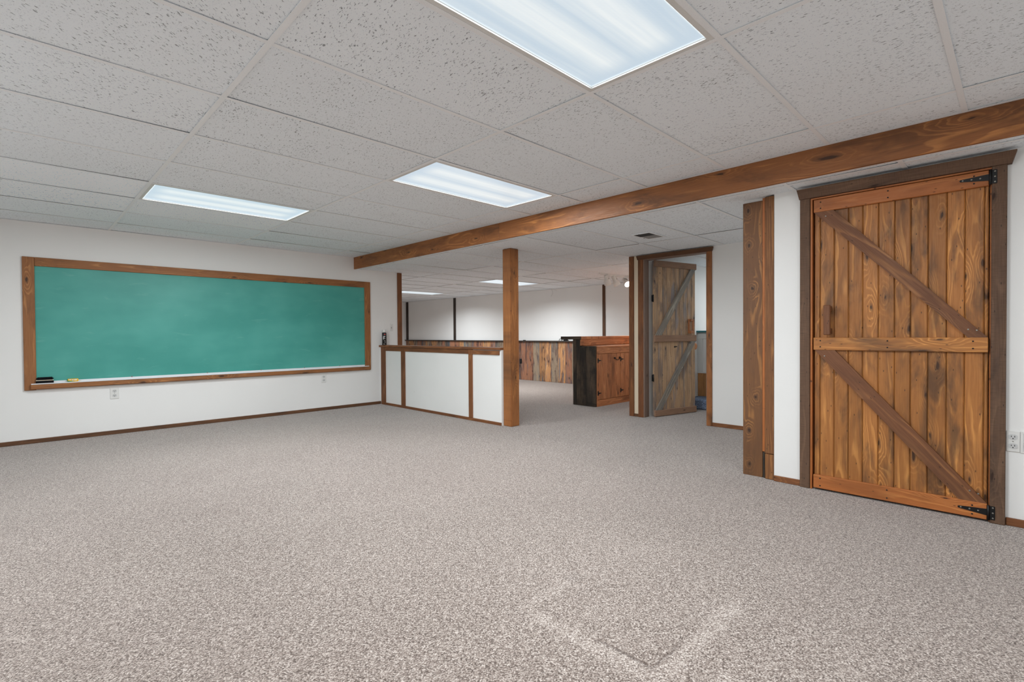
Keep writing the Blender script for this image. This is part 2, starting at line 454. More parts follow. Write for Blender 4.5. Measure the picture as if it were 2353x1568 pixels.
class MB:
    """collects solids, builds them as one mesh object"""
    def __init__(s):
        s.v, s.f, s.gc, s.rnd, s.val, s.sm = [], [], [], [], [], []

    def add(s, verts, faces, gc=None, rnd=None, val=1.0, smooth=False):
        o = len(s.v)
        s.v += [Vector(p) for p in verts]
        s.f += [[o + i for i in f] for f in faces]
        rnd = random.random() if rnd is None else rnd
        s.gc += list(gc) if gc else [tuple(p) for p in verts]
        s.rnd += [rnd] * len(verts)
        s.val += [val] * len(verts)
        s.sm += [smooth] * len(faces)

    def board(s, c, dims, axes, bevel=0.0015, rnd=None, val=1.0, seg=1):
        """box: dims and axes ordered length, width, thickness"""
        bm = bmesh.new()
        L, Wd, T = dims
        vs = [bm.verts.new((sx * L / 2, sy * Wd / 2, sz * T / 2)) for sx in (-1, 1) for sy in (-1, 1) for sz in (-1, 1)]
        for q in ((0, 1, 3, 2), (4, 6, 7, 5), (0, 4, 5, 1), (2, 3, 7, 6), (0, 2, 6, 4), (1, 5, 7, 3)):
            bm.faces.new([vs[i] for i in q])
        b = min(bevel, 0.3 * min(dims))
        if b > 0:
            bmesh.ops.bevel(bm, geom=list(bm.edges), offset=b, segments=seg, affect='EDGES')
        bmesh.ops.recalc_face_normals(bm, faces=bm.faces)
        bm.verts.index_update()
        a, b_, c_ = [Vector(x) for x in axes]
        flip = a.cross(b_).dot(c_) < 0
        c = Vector(c)
        ro = random.random() * 0.08
        verts = [c + a * v.co.x + b_ * v.co.y + c_ * v.co.z for v in bm.verts]
        gc = [(v.co.x, v.co.y + ro - 0.04, v.co.z + ro * 0.5) for v in bm.verts]
        fs = [[v.index for v in (reversed(f.verts) if flip else f.verts)] for f in bm.faces]
        bm.free()
        s.add(verts, fs, gc, rnd, val)

    def box(s, x0, x1, y0, y1, z0, z1, L=None, bevel=0.0015, rnd=None, val=1.0, seg=1):
        ds = [(x1 - x0, EX), (y1 - y0, EY), (z1 - z0, EZ)]
        order = sorted(ds, key=lambda d: -d[0])
        if L:
            i = 'xyz'.index(L)
            first = ds[i]
            order = [first] + sorted([d for k, d in enumerate(ds) if k != i], key=lambda d: -d[0])
        s.board(((x0 + x1) / 2, (y0 + y1) / 2, (z0 + z1) / 2), [d[0] for d in order], [d[1] for d in order], bevel, rnd, val, seg)

    def prism(s, pts, d, along=None, rnd=None, val=1.0):
        """polygon (3D points) swept by vector d; along = grain direction"""
        pts = [Vector(p) for p in pts]
        d = Vector(d)
        n = len(pts)
        vs = pts + [p + d for p in pts]
        fs = [list(range(n))[::-1], list(range(n, 2 * n))]
        for i in range(n):
            j = (i + 1) % n
            fs.append([i, j, n + j, n + i])
        nor = (pts[1] - pts[0]).cross(pts[2] - pts[0])
        if nor.dot(d) < 0:
            fs = [f[::-1] for f in fs]
        a = Vector(along).normalized() if along else (pts[1] - pts[0]).normalized()
        w = d.normalized()
        b = w.cross(a)
        c = sum(pts, Vector()) / n
        gc = [((p - c).dot(a), (p - c).dot(b), (p - c).dot(w)) for p in vs]
        s.add(vs, fs, gc, rnd, val)

    def lathe(s, prof, o, axis=EZ, seg=24, rnd=None, smooth=True):
        """profile [(radius, height)...] turned about axis through o"""
        o = Vector(o)
        z = Vector(axis).normalized()
        x = z.orthogonal().normalized()
        y = z.cross(x)
        vs, fs = [], []
        for r, h in prof:
            for k in range(seg):
                a = 2 * math.pi * k / seg
                vs.append(o + z * h + (x * math.cos(a) + y * math.sin(a)) * max(r, 1e-5))
        for i in range(len(prof) - 1):
            for k in range(seg):
                j = (k + 1) % seg
                fs.append([i * seg + k, i * seg + j, (i + 1) * seg + j, (i + 1) * seg + k])
        fs.append(list(range(seg))[::-1])
        fs.append([(len(prof) - 1) * seg + k for k in range(seg)])
        s.add(vs, fs, None, rnd, 1.0, smooth)

    def tube(s, pts, r, seg=8):
        pts = [Vector(p) for p in pts]
        vs, fs = [], []
        for i, p in enumerate(pts):
            d = (pts[min(i + 1, len(pts) - 1)] - pts[max(i - 1, 0)]).normalized()
            x = d.orthogonal().normalized()
            if i and (x.dot(px) < 0):
                x = -x
            px = x
            y = d.cross(x)
            for k in range(seg):
                a = 2 * math.pi * k / seg
                vs.append(p + (x * math.cos(a) + y * math.sin(a)) * r)
        for i in range(len(pts) - 1):
            for k in range(seg):
                j = (k + 1) % seg
                fs.append([i * seg + k, i * seg + j, (i + 1) * seg + j, (i + 1) * seg + k])
        fs.append(list(range(seg))[::-1])
        fs.append([(len(pts) - 1) * seg + k for k in range(seg)])
        s.add(vs, fs, None, None, 1.0, True)

    def build(s, name, mat, parent=None, local=False):
        me = bpy.data.meshes.new(name)
        if parent is None:
            xs = [p.x for p in s.v]
            ys = [p.y for p in s.v]
            zs = [p.z for p in s.v]
            org = Vector(((min(xs) + max(xs)) / 2, (min(ys) + max(ys)) / 2, min(zs)))
        else:
            q = parent
            org = Vector()
            if not local:
                while q is not None:
                    org += q.location
                    q = q.parent
        me.from_pydata([tuple(p - org) for p in s.v], [], s.f)
        me.attributes.new('gc', 'FLOAT_VECTOR', 'POINT').data.foreach_set('vector', [c for g in s.gc for c in g])
        me.attributes.new('rnd', 'FLOAT', 'POINT').data.foreach_set('value', s.rnd)
        me.attributes.new('val', 'FLOAT', 'POINT').data.foreach_set('value', s.val)
        me.polygons.foreach_set('use_smooth', s.sm)
        me.materials.append(mat)
        me.update()
        o = bpy.data.objects.new(name, me)
        COL.objects.link(o)
        if parent is None:
            o.location = org
        else:
            o.parent = parent
        return o


def tag(o, label=None, cat=None, kind=None, group=None):
    if label:
        o['label'] = label
    if cat:
        o['category'] = cat
    if kind:
        o['kind'] = kind
    if group:
        o['group'] = group
    return o


def thing(name, loc, label, cat, kind=None, group=None, rz=0.0):
    o = bpy.data.objects.new(name, None)
    o.empty_display_size = 0.1
    COL.objects.link(o)
    o.location = loc
    o.rotation_euler = (0, 0, rz)
    return tag(o, label, cat, kind, group)


def one(name, mat, parent, *boxes, bevel=0.0015, local=False, L=None, label=None):
    m = MB()
    for b in boxes:
        m.box(*b, L=L, bevel=bevel)
    o = m.build(name, mat, parent, local)
    if label:
        o['label'] = label
    return o


# ------------------------------------------------------------------ floor, walls, ceilings
XW, YW = -1.75, -1.75        # walls behind the camera
Y_L = 6.787                  # chalkboard wall
X_R = 3.765                  # wall with the large plank door
X_F = 8.2                    # far wall
Y_E = 12.75                  # far end of the back room
X_D = 5.5                    # wall with the open door

o = one('floor', MAT['carpet'], None, (XW - .1, X_F + .15, YW - .1, Y_E + .15, -0.08, 0.0), bevel=0)
o.data.transform(Matrix.Translation(o.location))
o.location = (0, 0, 0)
tag(o, 'speckled taupe loop pile carpet covering the whole floor', 'carpet', 'structure')

tag(one('wall_left', MAT['paint'], None, (XW - .1, 4.27, Y_L, Y_L + .12, 0, H1 + .06), bevel=0),
    'white wall the green chalkboard hangs on', 'wall', 'structure')
tag(one('wall_back', MAT['paint'], None, (XW - .1, XW, YW - .1, Y_L, 0, H1 + .06), bevel=0),
    'white wall behind the viewer, out of sight', 'wall', 'structure')
tag(one('wall_near', MAT['paint'], None, (XW, X_R, YW - .1, YW, 0, H1 + .06), bevel=0),
    'white end wall at the near side, out of sight', 'wall', 'structure')
DY0, DY1, DZ = 0.106, 0.973, 1.918      # opening of the large plank door
tag(one('wall_right', MAT['paint'], None,
        (X_R, X_R + .12, YW, DY0, 0, H2 + .05), (X_R, X_R + .12, DY1, 1.206, 0, H2 + .05), (3.812, X_R + .12, 1.206, 1.425, 0, H2 + .05), (X_R, X_R + .12, DY0, DY1, DZ, H2 + .05),
        (X_R + .3, X_R + .32, DY0 - .2, DY1 + .2, 0, H2 + .05), bevel=0),
    'white wall holding the large closed plank door', 'wall', 'structure')
tag(one('wall_nook', MAT['paint'], None, (X_R + .12, X_D, 1.28, 1.40, 0, H2 + .05), bevel=0),
    'white side wall of the nook behind the wide board', 'wall', 'structure')
OY0, OY1, OZ = 2.461, 3.257, 1.945      # opening of the far doorway
tag(one('wall_recess', MAT['paint'], None,
        (X_D, X_D + .1, 1.40, OY0 - .02, 0, H2 + .05), (X_D + .002, X_D + .1, OY1 + .02, 3.45, 0, H2 + .05), (X_D, X_D + .1, OY0 - .02, OY1 + .02, OZ + .02, H2 + .05), bevel=0),
    'white wall around the doorway with the open plank door', 'wall', 'structure')
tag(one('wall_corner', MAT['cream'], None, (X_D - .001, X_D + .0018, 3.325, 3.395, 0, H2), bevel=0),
    'narrow cream wall strip between corner trim and doorway casing', 'wall', 'structure')
tag(one('wall_stair', MAT['paint'], None, (X_D + .1, X_F, 3.25, 3.45, 0, 2.11), bevel=0),
    'white wall behind the open door leaf', 'wall', 'structure')
tag(one('wall_stair_end', MAT['paint'], None, (X_D + .1, X_F, 1.1, 1.2, 0, 2.11), bevel=0),
    'white wall closing the room past the doorway, out of sight', 'wall', 'structure')
tag(one('wall_far', MAT['paint'], None, (X_F, X_F + .1, 1.1, Y_E + .1, 0, 2.11), bevel=0),
    'long white wall at the far end above the reclaimed boards', 'wall', 'structure')
tag(one('wall_end', MAT['paint'], None, (4.0, X_F, Y_E, Y_E + .1, 0, H2 + .05), bevel=0),
    'narrow glimpse of white wall left of the far corner', 'wall', 'structure')
tag(one('wall_hidden', MAT['paint'], None, (4.0, 4.12, Y_L + .12, Y_E, 0, H2 + .05), bevel=0),
    'white wall of the back room behind the chalkboard wall', 'wall', 'structure')
tag(one('ceiling_slab', MAT['plenum_gap_shade'], None, (XW - .1, X_F + .1, YW - .1, Y_E + .1, 2.32, 2.36), bevel=0),
    'dark floor joists above the tile ceilings, out of sight', 'ceiling', 'structure')
o = one('ceiling_stair', MAT['grid'], None, (X_D + .1, X_F, 1.2, 3.25, 2.047, 2.08), bevel=0)
tag(o, 'plain pale ceiling past the open door', 'ceiling', 'structure')


def tile_ceiling(name, Z, xs, ys, clipx, clipy, skip, label, bright):
    root = thing(name, (0, 0, Z), label, 'ceiling', 'structure')
    m = MB()
    for i in range(len(xs) - 1):
        for j in range(len(ys) - 1):
            x0, x1 = max(xs[i], clipx[0]), min(xs[i + 1], clipx[1])
            y0, y1 = max(ys[j], clipy[0]), min(ys[j + 1], clipy[1])
            if x1 - x0 < 0.02 or y1 - y0 < 0.02 or (i, j) in skip:
                continue
            g = 0.004
            zz = [Z + 0.0024 + (random.random() ** 1.6) * 0.0040 for _ in range(4)]
            P = [(x0 + g, y0 + g), (x1 - g, y0 + g), (x1 - g, y1 - g), (x0 + g, y1 - g)]
            vs = [(a, b, zz[k]) for k, (a, b) in enumerate(P)] + [(a, b, zz[k] + 0.015) for k, (a, b) in enumerate(P)]
            fs = [[3, 2, 1, 0], [4, 5, 6, 7]] + [[k, (k + 1) % 4, 4 + (k + 1) % 4, 4 + k] for k in range(4)]
            ang = random.choice((0.0, 0.12, -0.15)) + (0.9 if xs[i] < 0.0 or (xs[i] < .6 and Z > 2.1) else 0.0)
            ca, sa = math.cos(ang), math.sin(ang)
            off = Vector((random.random() * 40, random.random() * 40, random.random() * 40))
            gc = [(ca * p[0] - sa * p[1] + off.x, sa * p[0] + ca * p[1] + off.y, p[2] + off.z) for p in vs]
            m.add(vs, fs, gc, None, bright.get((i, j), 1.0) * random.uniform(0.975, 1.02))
    m.build('tile_field', MAT['tile'], root)
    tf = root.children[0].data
    tf.materials.append(MAT['plenum_gap_shade'])  # raw tile edges, coloured dark to paint shade into the gaps
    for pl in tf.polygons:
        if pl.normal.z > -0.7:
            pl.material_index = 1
    b, wb = MB(), MB()
    hw = 0.012

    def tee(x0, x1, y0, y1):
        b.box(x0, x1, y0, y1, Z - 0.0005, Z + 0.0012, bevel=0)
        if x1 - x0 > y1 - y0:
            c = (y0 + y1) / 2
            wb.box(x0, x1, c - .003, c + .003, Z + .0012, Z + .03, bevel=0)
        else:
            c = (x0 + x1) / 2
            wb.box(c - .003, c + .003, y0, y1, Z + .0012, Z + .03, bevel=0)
    for x in xs:
        if clipx[0] < x < clipx[1]:
            tee(x - hw, x + hw, clipy[0], clipy[1])
    for y in ys:
        if clipy[0] < y < clipy[1]:
            cuts = [max(clipx[0], xs[0])] + [x for x in xs if clipx[0] < x < clipx[1]] + [clipx[1]]
            for a, c in zip(cuts[:-1], cuts[1:]):
                if c - a > 0.03:
                    tee(a + hw * (a != clipx[0]), c - hw * (c != clipx[1]), y - hw, y + hw)
    # wall angle round the edge
    for (x0, x1, y0, y1) in ((clipx[0], clipx[1], clipy[1] - .022, clipy[1]), (clipx[0], clipx[1], clipy[0], clipy[0] + .022),
                             (clipx[1] - .022, clipx[1], clipy[0] + .022, clipy[1] - .022), (clipx[0], clipx[0] + .022, clipy[0] + .022, clipy[1] - .022)):
        b.box(x0, x1, y0, y1, Z - 0.0004, Z + 0.001, bevel=0)
    b.build('grid', MAT['grid'], root)
    wb.build('grid_web', MAT['plenum_gap_shade'], root)  # tee webs would be white; dark colour stands in for gap shade
    return root


TX, TY = 1.2192, 0.6096
X0, Y0 = 0.70652, 4.47057
ux = [X0 + TX * k for k in range(-3, 4)]
uy = [Y0 + TY * j for j in range(-11, 6)]
iu = lambda k: k + 3
ju = lambda j: j + 11
UP_LAMPS = [(0, -6), (1, -3), (0, 0), (-2, -3), (0, -9)]  # last two are unseen, added to brighten floor and walls
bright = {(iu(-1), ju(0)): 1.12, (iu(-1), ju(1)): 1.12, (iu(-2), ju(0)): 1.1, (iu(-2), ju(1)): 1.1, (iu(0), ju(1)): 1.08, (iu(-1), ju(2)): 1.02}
XB = 3.485               # fascia beam
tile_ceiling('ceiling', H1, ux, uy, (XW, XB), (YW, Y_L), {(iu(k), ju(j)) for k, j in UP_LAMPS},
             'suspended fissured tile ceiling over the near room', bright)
KS = (H2 - CAM_H) / 0.98222
LX, LY = TX * KS, TY * KS
lx0, ly0 = 3.68148 * KS, 4.14792 * KS
lx = [lx0 + LX * k for k in range(-1, 5)]
ly = [ly0 + LY * j for j in range(-11, 16)]
LOW_LAMPS = [(2, 4), (2, 9)]
il = lambda k: k + 1
jl = lambda j: j + 11
nook = set()
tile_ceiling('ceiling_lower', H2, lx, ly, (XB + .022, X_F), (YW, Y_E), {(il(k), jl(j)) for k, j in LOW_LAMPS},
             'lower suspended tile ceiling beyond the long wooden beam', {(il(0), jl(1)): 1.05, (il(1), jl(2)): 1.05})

# ------------------------------------------------------------------ fluorescent ceiling lights
def troffer(x0, y0, lx_, ly_, Z, label, watts=LAMP_W, spread=180):
    cx, cy = x0 + lx_ / 2, y0 + ly_ / 2
    r = thing('ceiling_light', (cx, cy, Z), label, 'ceiling light', group='fluorescent panels in the tile ceilings')
    a, b = lx_ / 2 - .012, ly_ / 2 - .012
    fr = MB()
    w = 0.024
    for (p0, p1, q0, q1) in ((-a, a, -b, -b + w), (-a, a, b - w, b), (-a, -a + w, -b + w, b - w), (a - w, a, -b + w, b - w)):
        fr.box(cx + p0, cx + p1, cy + q0, cy + q1, Z - .001, Z + .012, bevel=.002)
    fr.build('frame', MAT['white'], r)
    hs = MB()
    hs.box(cx - a, cx + a, cy - b, cy + b, Z + .085, Z + .09, bevel=0)
    for (p0, p1, q0, q1) in ((-a, a, -b, -b + .004), (-a, a, b - .004, b), (-a, -a + .004, -b, b), (a - .004, a, -b, b)):
        hs.box(cx + p0, cx + p1, cy + q0, cy + q1, Z + .012, Z + .085, bevel=0)
    hs.build('housing', MAT['white'], r)
    d = MB()
    a -= w
    b -= w
    z = Z + .006
    vs = [(cx - a, cy - b, z), (cx + a, cy - b, z), (cx + a, cy + b, z), (cx - a, cy + b, z)]
    vs += [(p[0], p[1], z + .003) for p in vs]
    g = [(-.5, -.5, 0), (.5, -.5, 0), (.5, .5, 0), (-.5, .5, 0)]
    d.add(vs, [[3, 2, 1, 0], [4, 5, 6, 7]] + [[k, (k + 1) % 4, 4 + (k + 1) % 4, 4 + k] for k in range(4)], g + g)
    d.build('diffuser', MAT['lens'], r)
    L = bpy.data.lights.new('tube_light', 'AREA')
    L.shape = 'RECTANGLE'
    L.size, L.size_y = 2 * a - .02, 2 * b - .02
    L.energy = watts
    L.color = LAMP_COL
    L.spread = math.radians(spread)
    lo = bpy.data.objects.new('tube_light', L)
    COL.objects.link(lo)
    lo.parent = r
    lo.location = (0, 0, .003)
    return r


UPL = ['large bright fluorescent panel overhead, cut off by the top of the photo',
       'fluorescent panel in the middle of the near ceiling, close to the wooden beam',
       'fluorescent panel in the near ceiling nearest the chalkboard wall',
       'unseen fluorescent panel left of the viewer, added to brighten the room',
       'unseen fluorescent panel right of the viewer, added to brighten the room']
for (k, j), lb in zip(UP_LAMPS, UPL):
    troffer(X0 + TX * k, Y0 + TY * j, TX, TY, H1, lb, watts=LAMP_W * (.6 if j == -9 else 1))
for (k, j), lb in zip(LOW_LAMPS, ['fluorescent panel in the far ceiling, crossed by the square timber post',
                                 'farthest fluorescent panel, seen right of the slim trim above the half wall']):
    troffer(lx0 + LX * k, ly0 + LY * j, LX, LY, H2, lb, watts=LAMP_W * 1.3, spread=158)
troffer(6.9, 1.9, 1.1, .58, 1.957, 'unseen fluorescent panel added to brighten the stair room', watts=15)  # unseen lamp added to lift the light past the doorway

# ------------------------------------------------------------------ wooden fascia beam
r = thing('ceiling_beam', (XB, 3.0, H2), 'long brown pine beam running across the step in the ceiling', 'beam', 'structure')
SEAM = 3.71
one('board', MAT['w_beam'], r, (XB, XB + .022, YW, SEAM - .0015, H2 - .004, H1), bevel=.002, L='y')
one('board', MAT['w_beam'], r, (XB, XB + .022, SEAM + .0015, Y_L, H2 - .004, H1), bevel=.002, L='y')

# ------------------------------------------------------------------ trims of the setting
tag(one('baseboard_left', MAT['w_base'], None, (XW, 3.9, Y_L - .014, Y_L, 0, .042), bevel=.003),
    'dark brown baseboard under the chalkboard', 'baseboard', 'structure')
tag(one('trim_1', MAT['w_trim'], None, (4.20, 4.275, Y_L - .018, Y_L + .02, 0, H2), bevel=.003),
    'slim brown vertical trim at the end of the chalkboard wall', 'trim', 'structure')

# half wall -----------------------------------------------------------
r = thing('half_wall', (3.95, 5.45, 0), 'low white divider wall with brown trim running up to the post', 'half wall', 'structure')
HX = 3.887
one('panel', MAT['paint'], r, (HX + .012, 4.02, 4.125, Y_L, 0, .86), bevel=0)
one('cap', MAT['w_trim'], r, (HX - .014, 4.05, 4.122, Y_L, .86, .887), bevel=.004, L='y')
one('top_rail', MAT['w_trim'], r, (HX, HX + .012, 4.70, 6.64, .805, .858), bevel=.002, L='y')
one('top_rail', MAT['w_trim'], r, (HX - .003, HX + .012, 4.15, 4.625, .803, .852), bevel=.002, L='y')
one('base_rail', MAT['w_trim'], r, (HX, HX + .012, 4.125, 6.64, 0, .034), bevel=.002, L='y')
for a, b_, z1 in ((6.62, 6.745, .86), (6.10, 6.195, .86), (4.625, 4.693, .86)):
    one('stile', MAT['w_trim'], r, (HX - .003, HX + .012, a + (.008 if a > 6.5 else 0), b_, .0 if a > 6.5 else .034, z1), bevel=.002, L='z')

# square post -----------------------------------------------------------
r = thing('timber_post', (3.985, 4.06, 0), 'square stained timber post at the free end of the half wall', 'post', 'structure')
m = MB()
m.box(3.92, 4.05, 3.99, 4.12, 0, H2, L='z', bevel=.006, seg=2, rnd=.37)
m.build('shaft', MAT['w_post'], r)

# ------------------------------------------------------------------ large closed plank door
KD = 3.735 / 3.724
def dy(y): return y * KD
def dz(z): return CAM_H + (z - CAM_H) * KD
XC = 3.735       # casing face
r = thing('door_1', (3.75, .54, .01), 'large closed golden pine plank door with two diagonal braces', 'door', 'structure')
jo = [.9535, .92, .841, .763, .688, .608, .529, .453, .374, .292, .216, .137, .1195]
m = MB()
for a, b_ in zip(jo[:-1], jo[1:]):
    m.box(3.757, 3.785, dy(b_) + .0008, dy(a) - .0008, .016, 1.899, L='z', bevel=.005)
m.build('planks', MAT['w_plank'], r)
XR0, XR1 = 3.737, 3.757
one('rail', MAT['w_rail'], r, (XR0, XR1, dy(.1195), dy(.9535), dz(1.823), dz(1.905)), bevel=.003, L='y', label='reddish top rail')
one('rail', MAT['w_plank'], r, (XR0, XR1, dy(.1195), dy(.9535), dz(.924), dz(1.005)), bevel=.003, L='y', label='golden middle rail')
one('rail', MAT['w_rail'], r, (XR0, XR1, dy(.1195), dy(.9535), dz(.016), dz(.103)), bevel=.003, L='y', label='orange brown bottom rail')
def brace(z1, z0, ya0, ya1, yb0, yb1):
    m = MB()
    pts = [(XR1, dy(ya0), dz(z1)), (XR1, dy(ya1), dz(z1)), (XR1, dy(yb1), dz(z0)), (XR1, dy(yb0), dz(z0))]
    m.prism(pts, (XR0 + .002 - XR1, 0, 0), Vector(pts[3]) - Vector(pts[0]), rnd=random.random())
    return m.build('brace', MAT['w_brace'], r)
brace(1.823, 1.005, .952, .842, .200, .121)
brace(.924, .103, .946, .833, .236, .120)
# nails
m = MB()
for z in (1.845, 1.885, .945, .985, .035, .083):
    for y in (.914, .56, .18):
        m.lathe([(.0042, 0), (.0042, .002)], (XR0 + .0005, dy(y), dz(z)), (-1, 0, 0), 10)
m.build('nails', MAT['slot'], r)
m = MB()
for (y, z) in ((.20, 1.05), (.165, 1.045), (.19, .16), (.155, .15), (.885, 1.79), (.89, .885)):
    m.lathe([(.0045, 0), (.004, .0015), (.0015, .0005)], (XR0 + .002, dy(y), dz(z)), (-1, 0, 0), 10)
m.build('screws', MAT['screw'], r)
h = MB()
h.box(3.70, 3.721, dy(.851), dy(.889), dz(1.022), dz(1.214), L='z', bevel=.004)
h.box(3.721, 3.757, dy(.853), dy(.887), dz(1.03), dz(1.065), L='z', bevel=.002)
h.box(3.721, 3.757, dy(.853), dy(.887), dz(1.172), dz(1.207), L='z', bevel=.002)
h.build('handle', MAT['w_brace'], r)
def tee_hinge(zc, tip):
    m = MB()
    x = XR0 - .003
    pts = [(x, dy(.1165), zc + .018), (x, dy(.1165), zc - .018), (x, dy(.236), zc - .006 + tip), (x, dy(.240), zc + tip), (x, dy(.236), zc + .006 + tip)]
    m.prism(pts, (.003, 0, 0), (0, 1, 0))
    m.box(XC - .003, XC, dy(.0885), dy(.109), zc - .037, zc + .037, bevel=.001)
    m.lathe([(.0055, -.04), (.0055, .04)], (XC - .004, dy(.1150), zc), EZ, 12)
    o = m.build('hinge', MAT['black'], r)
    s = MB()
    for (y, z) in ((.226, zc + tip * .95), (.19, zc + tip * .55), (.155, zc + tip * .2)):
        s.lathe([(.0042, 0), (.0038, .0015), (.001, .0005)], (x, dy(y), z), (-1, 0, 0), 12)
    for z in (-.028, 0, .028):
        s.lathe([(.0042, 0), (.0038, .0015), (.001, .0005)], (XC - .003, dy(.097), zc + z), (-1, 0, 0), 12)
    s.build('screws', MAT['screw'], o)
tee_hinge(1.868, 0.004)
tee_hinge(.056, 0.004)
# casing
r = thing('trim_2', (XC, .54, 0), 'rough dark brown casing around the large plank door', 'door casing', 'structure')
one('jamb', MAT['w_dark'], r, (XC, X_R, dy(.975), dy(1.034), 0, 1.925), bevel=.003, L='z')
one('jamb', MAT['w_dark'], r, (XC, X_R, dy(.050), dy(.110), 0, 1.925), bevel=.003, L='z')
lin_ = MB()
for (y0, y1) in ((dy(.962), dy(.973)), (dy(.1065), dy(.1165))):
    lin_.box(3.742 if y0 > .5 else 3.76, X_R + .12, y0, y1, 0, 1.914, L='z', bevel=.001)
lin_.box(3.742, X_R + .12, dy(.1065), dy(.973), 1.912, 1.922, L='y', bevel=.001)
lin_.build('lining', MAT['w_rail'], r)
def head(parent, xwall, xw, xt, y0b, y1b, y0t, y1t, zb, zt, mat):
    m = MB()
    B = [(xw, y0b, zb), (xw, y1b, zb), (xt, y1t, zt), (xt, y0t, zt)]
    d = Vector((xwall - xw, 0, 0))
    m.prism(B, d, EY)
    return m.build('head', mat, parent)
head(r, X_R, 3.728, 3.700, .033, 1.040, .014, 1.048, 1.924, 1.984, MAT['w_dark'])

# boards on the wall end left of the door --------------------------------
r = thing('wall_end_post', (3.79, 1.31, 0), 'wide brown board and narrow stud covering the wall end beside the large door', 'post', 'structure')
one('wide_board', MAT['w_wide'], r, (3.79, 3.81, 1.291, 1.427, 0, 1.981), bevel=.002, L='z')
one('edge_strip', MAT['w_rail'], r, (3.781, 3.80, 1.2715, 1.289, .19, 1.995), bevel=.002, L='z')
one('stud', MAT['w_grain'], r, (3.765, 3.80, 1.208, 1.2685, .183, 1.995), bevel=.003, L='z')
m = MB()
m.box(3.770, 3.80, 1.209, 1.268, 0, .180, L='z', bevel=.004)
m.build('foot_block', MAT['w_grain'], r)
one('foot_strip', MAT['w_char'], r, (3.782, 3.80, 1.2695, 1.288, 0, .188), bevel=.005, L='z')
tag(one('baseboard_right', MAT['w_trim'], None, (3.752, X_R, 1.035 * KD, 1.205, 0, .040), bevel=.003, L='y'),
    'short brown baseboard between the stud and the door casing', 'baseboard', 'structure')
tag(one('baseboard_near', MAT['w_trim'], None, (3.752, X_R, YW, .049, 0, .042), bevel=.003, L='y'),
    'brown baseboard right of the large door', 'baseboard', 'structure')

# ------------------------------------------------------------------ doorway with the open door
r = thing('trim_3', (X_D, 2.86, 0), 'brown casing around the doorway of the open door', 'door casing', 'structure')
xc = X_D - .018
one('jamb', MAT['w_trim'], r, (xc, X_D, OY1, 3.329, 0, 1.955), bevel=.003, L='z')
one('jamb', MAT['w_post'], r, (xc, X_D, 2.402, OY0, 0, 1.955), bevel=.003, L='z')
m = MB()
m.box(X_D - .012, X_D + .1, OY1 - .012, OY1 + .018, 0, OZ, L='z', bevel=.002)
m.box(X_D - .012, X_D + .1, OY0 - .018, OY0 + .006, 0, OZ, L='z', bevel=.002)
m.box(X_D - .012, X_D + .1, OY0 - .018, OY1 + .018, OZ - .005, OZ + .018, L='y', bevel=.002)
m.build('lining', MAT['w_jamb'], r)
head(r, X_D, X_D - .022, X_D - .05, 2.40, 3.335, 2.375, 3.335, 1.947, 1.992, MAT['w_base'])
tag(one('trim_4', MAT['w_trim'], None, (X_D - .02, X_D + .02, 3.392, 3.456, 0, H2), bevel=.003, L='z'),
    'brown trim on the wall corner between bar and open doorway', 'trim', 'structure')
tag(one('baseboard_recess', MAT['w_trim'], None, (X_D - .014, X_D, 1.40, 2.40, 0, .042), bevel=.003, L='y'),
    'brown baseboard right of the open doorway', 'baseboard', 'structure')
tag(one('baseboard_corner', MAT['w_base'], None, (X_D - .012, X_D, 3.331, 3.391, 0, .036), bevel=.002, L='y'),
    'tiny dark baseboard between the corner trim and doorway casing', 'baseboard', 'structure')

ang = math.atan2(-0.2403716, 0.97068)
r = thing('door_2', (5.601, 3.178, .006), 'weathered grey brown plank door standing open with two diagonal braces', 'door', 'structure', rz=ang)
n_pl = 10
m = MB()
W2 = .757
for k in range(n_pl):
    m.box(.002 + k * W2 / n_pl + .0008, .002 + (k + 1) * W2 / n_pl - .0008, .0, .026, .008, 1.932, L='z', bevel=.004)
m.build('planks', MAT['w_grey'], r, True)
one('rail', MAT['w_greyrail'], r, (0, .76, -.022, 0, 1.858, 1.934), bevel=.003, L='x', local=True, label='brown top rail')
one('rail', MAT['w_greyrail'], r, (0, .76, -.022, 0, .926, 1.008), bevel=.003, L='x', local=True)
one('rail', MAT['w_greyrail'], r, (0, .76, -.022, 0, 0.0, .078), bevel=.003, L='x', local=True)
for (z0, z1, a0, a1, b0, b1) in ((1.008, 1.858, .018, .115, .650, .742), (.078, .926, .02, .112, .655, .745)):
    m = MB()
    m.prism([(a0, 0, z0), (a1, 0, z0), (b1, 0, z1), (b0, 0, z1)], (0, -.022, 0), Vector((b0 - a0, 0, z1 - z0)))
    m.build('brace', MAT['w_greybrace'], r, True)['label'] = 'grey diagonal brace'
h = MB()
h.box(.665, .685, -.045, -.028, 1.03, 1.215, L='z', bevel=.003)
h.box(.625, .685, -.045, 0, 1.185, 1.215, L='x', bevel=.003)
h.box(.625, .685, -.045, 0, 1.03, 1.062, L='x', bevel=.003)
h.box(.62, .632, -.02, 0, 1.03, 1.215, L='z', bevel=.002)
h.build('handle', MAT['w_bar'], r, True)['label'] = 'orange brown wooden pull handle'
h = MB()
h.lathe([(.030, .006), (.046, .009), (.048, .022), (.044, .032), (.012, .036)], (.788, .020, .858), (0, 1, 0), 20)
h.build('knob', MAT['w_bar'], r, True)
h = MB()
h.box(.36, .385, -.004, 0.001, .85, .868, bevel=.001)
h.lathe([(.006, 0), (.006, .02)], (.385, -.004, .862), (0, -1, 0), 10)
h.build('latch', MAT['black'], r, True)
